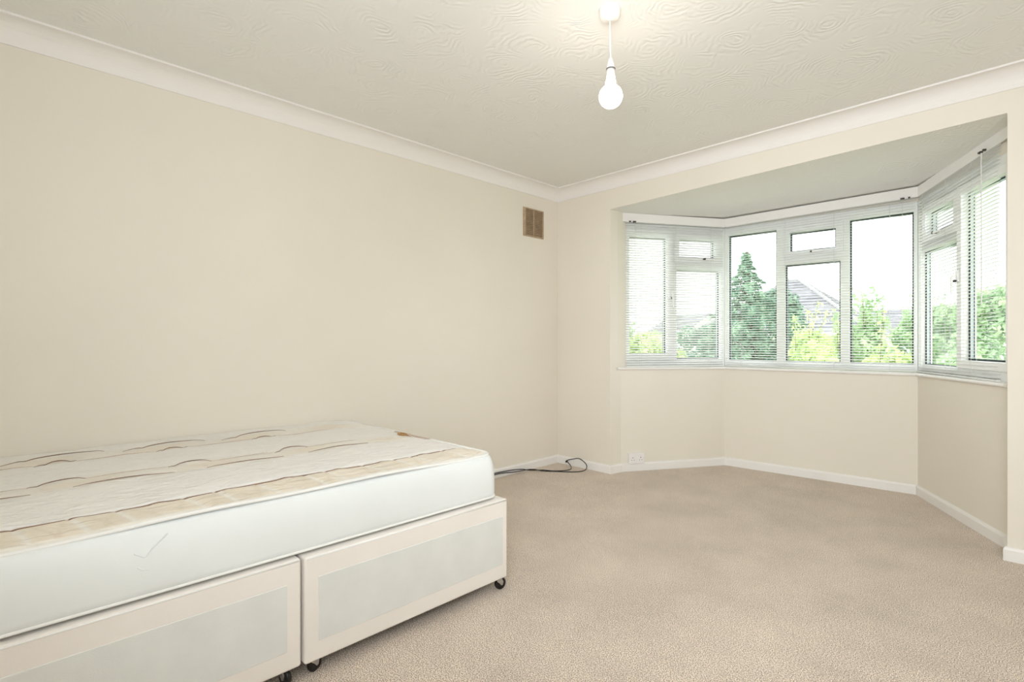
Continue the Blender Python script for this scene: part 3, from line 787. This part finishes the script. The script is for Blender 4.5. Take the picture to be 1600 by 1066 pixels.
def conifer(px, D, ztop, rad, n, label, m):
    x, y = wp(px, D); root = empty('conifer_tree', (x, y, GZ)); tag(root, label, 'tree', 'garden trees outside the window')
    H = ztop - GZ; trunk(root, H * .99, .13)
    g = np.random.default_rng(int(px)); P = []; N = []; br = MB()
    nb_ = 170
    for k in range(nb_):
        t = (k / nb_) ** .85; z = H * (.22 + .77 * t); L = rad * (1 - t) ** 1.02 * g.uniform(.6, 1.25) + .05
        a = k * 2.399 + g.normal(0, .2); ca, sa = math.cos(a), math.sin(a)
        droop = .35 * L; rise = .25 * L
        q = []
        for s in np.linspace(0, 1, 6): q.append((ca * L * s, sa * L * s, z + rise * math.sin(s * 2.2) - droop * s * s))
        br.tube(q, [.018, .014, .011, .008, .005, .003], 4)
        m_ = int(n * (L + .1) / (rad * nb_) * 1.6)
        s = np.sqrt(g.uniform(.05, 1, m_)); sp = (.10 + .26 * L) * (1.1 - s)
        off = g.normal(0, 1, (m_, 3)) * sp[:, None] * .55
        zz = z + rise * np.sin(s * 2.2) - droop * s * s - np.abs(off[:, 2]) * .8
        P.append(np.stack([ca * L * s + off[:, 0], sa * L * s + off[:, 1], zz], 1)); N.append(np.tile((ca * .5, sa * .5, .8), (m_, 1)))
    br.build('branches', M['bark'], root)['kind'] = 'stuff'
    leaves('foliage', np.vstack(P), np.vstack(N), .075, m, root, .33)
    return root
conifer(1166, 14, 3.55, 2.3, 26000, 'tall blue-green conifer seen through the left light of the middle window', M['conifer'])
bush(1212, 17.5, 2.80, 1.25, 3.6, M['darktree'], 15000, .075, 'dark rounded evergreen just right of the tall conifer', seed=1)
bush(1100, 18.5, 1.9, 1.2, 3.4, M['darktree'], 9000, .08, 'dark evergreen low behind the tall conifer on its left', seed=2)
bush(1268, 10.6, 1.46, .78, 2.4, M['lime'], 11000, .045, 'yellow-green shrub with pointed top in front of the hipped roof', shoots=4, seed=3)
bush(1325, 11.6, 1.32, .75, 2.4, M['lime'], 11000, .05, 'yellow-green shrub right of the hipped roof behind the mullion', shoots=5, seed=4)
bush(1348, 8.6, 1.53, .50, 2.6, M['mid'], 9000, .045, 'leggy green shrub with tall bare shoots in the right light of the middle window', shoots=14, seed=5)
bush(1428, 12.3, 1.86, .70, 2.8, M['soft'], 10000, .05, 'soft green tree at the right end of the middle window', shoots=8, seed=6)
bush(1390, 6.7, 1.0, .60, 2.0, M['lime'], 10000, .042, 'lime green bush low in the right light of the middle window', shoots=3, seed=7)
bush(1290, 6.9, .92, .58, 2.0, M['lime'], 10000, .042, 'bright lime bush low in the centre light of the middle window', seed=8)
bush(1208, 6.9, .70, .48, 1.6, M['lime'], 7000, .042, 'low lime bush below the dark evergreen', seed=9)
bush(1015, 11.5, 1.31, .95, 2.4, M['lime'], 10000, .05, 'yellow-green bush seen through the left window', seed=10)
bush(1075, 8.4, .82, .62, 1.8, M['soft'], 8000, .045, 'pale low bush in the middle of the left window', seed=11)
bush(950, 14.5, 1.8, 1.2, 3.0, M['mid'], 9000, .06, 'green tree at the outer edge of the left window', seed=12)
bush(1482, 9.8, 1.95, .74, 3.2, M['mid'], 13000, .05, 'leafy green tree seen through the inner light of the right window', seed=13)
bush(1566, 8.2, 2.2, .80, 3.4, M['soft'], 14000, .05, 'tall pale green tree filling the outer light of the right window', seed=14)
bush(1512, 5.9, .96, .60, 2.0, M['mid'], 9000, .042, 'low green bush at the foot of the right window', seed=15)
bush(1680, 9.5, 2.3, 1.2, 3.4, M['mid'], 9000, .06, 'green tree beyond the right edge of the bay', seed=16)

def roof_face(m, quad, rows):
    """quad = eave_a, eave_b, top_b, top_a; stepped tile courses"""
    a, b, c, d = [Vector(q) for q in quad]; n = (b - a).cross(d - a).normalized()
    if n.z < 0: n = -n
    for i in range(rows):
        t0, t1 = i / rows, (i + 1) / rows
        p = [a.lerp(d, t0), b.lerp(c, t0), b.lerp(c, t1), a.lerp(d, t1)]
        k = len(m.v); h = .05
        m.v += [p[0], p[1], p[0] + n * h, p[1] + n * h, p[2] + n * .008, p[3] + n * .008, p[2], p[3]]
        m.f += [(k, k + 1, k + 3, k + 2), (k + 2, k + 3, k + 4, k + 5), (k + 5, k + 4, k + 6, k + 7), (k, k + 2, k + 5, k + 7), (k + 1, k + 6, k + 4, k + 3)]
def house(px, D, zr, half, hr, yaw, label, ridge=.6, hip=True, hl=None):
    x, y = wp(px, D); root = empty('neighbour_house', (x, y, GZ), yaw); tag(root, label, 'house', 'houses beyond the gardens')
    ze = zr - hr - GZ; zt = zr - GZ; hl = hl or half
    w = half - .35; wl_ = hl - .35
    plate_ = MB().box((-wl_, -w, 0), (wl_, w, ze + .02)); plate_.build('walls', M['render'], root)
    for s in (-1, 1):
        for xx in (-wl_ * .5, wl_ * .5):
            wn_ = MB().box((xx - .6, s * w - .04, ze - 1.7), (xx + .6, s * w + .04, ze - .6)).build('window', M['upvc'], root)
            MB().box((xx - .52, s * w - .05, ze - 1.62), (xx - .03, s * w + .05, ze - .68)).box((xx + .03, s * w - .05, ze - 1.62), (xx + .52, s * w + .05, ze - .68)).build('window_glass', M['spacer'], wn_)
    m = MB(); rows = max(8, int(math.hypot(half, hr) / .3)); rl = ridge / 2 if hip else hl
    A, B, C_, D_ = (-hl, -half, ze), (hl, -half, ze), (hl, half, ze), (-hl, half, ze); R1, R2 = (-rl, 0, zt), (rl, 0, zt)
    roof_face(m, (A, B, R2, R1), rows); roof_face(m, (C_, D_, R1, R2), rows)
    if hip:
        roof_face(m, (B, C_, R2, R2), rows); roof_face(m, (D_, A, R1, R1), rows)
    else:
        g = MB(); 
        for xx in (-wl_, wl_):
            k = len(g.v); g.v += [(xx - .05, -w, ze), (xx - .05, w, ze), (xx - .05, 0, zt - .15), (xx + .05, -w, ze), (xx + .05, w, ze), (xx + .05, 0, zt - .15)]
            g.f += [(k, k + 1, k + 2), (k + 3, k + 5, k + 4), (k, k + 2, k + 5, k + 3), (k + 1, k + 4, k + 5, k + 2), (k, k + 3, k + 4, k + 1)]
        g.build('gable', M['render'], root)
    o = m.build('roof_tiles', M['tiles'], root); o['kind'] = 'stuff'
    rt = MB(); rt.tube([R1, R2] if (Vector(R1) - Vector(R2)).length > .01 else [R1, (0, .1, zt)], .11, 8)
    if hip:
        for a_, b_ in ((A, R1), (D_, R1), (B, R2), (C_, R2)): rt.tube([Vector(a_) + Vector((0, 0, .06)), Vector(b_) + Vector((0, 0, .04))], .10, 8)
    rt.build('ridge_tiles', M['ridge'], root)
    gt = MB()
    gt.tube([(-hl, -half - .05, ze), (hl, -half - .05, ze)], .06, 6); gt.tube([(-hl, half + .05, ze), (hl, half + .05, ze)], .06, 6); gt.build('gutter', M['upvc'], root)
    return root
house(1240, 30, 4.60, 4.4, 3.2, .06, 'neighbouring house with a tall grey hipped tile roof seen through the centre light', .5)
house(1396, 40, 3.45, 3.2, 1.6, .8, 'small distant house with a low gabled roof behind the right-hand shrubs', hip=False, hl=2.6)
house(1078, 48, 3.5, 3.0, 1.6, -.35, 'distant low-roofed house seen through the left window', hip=False, hl=2.6)
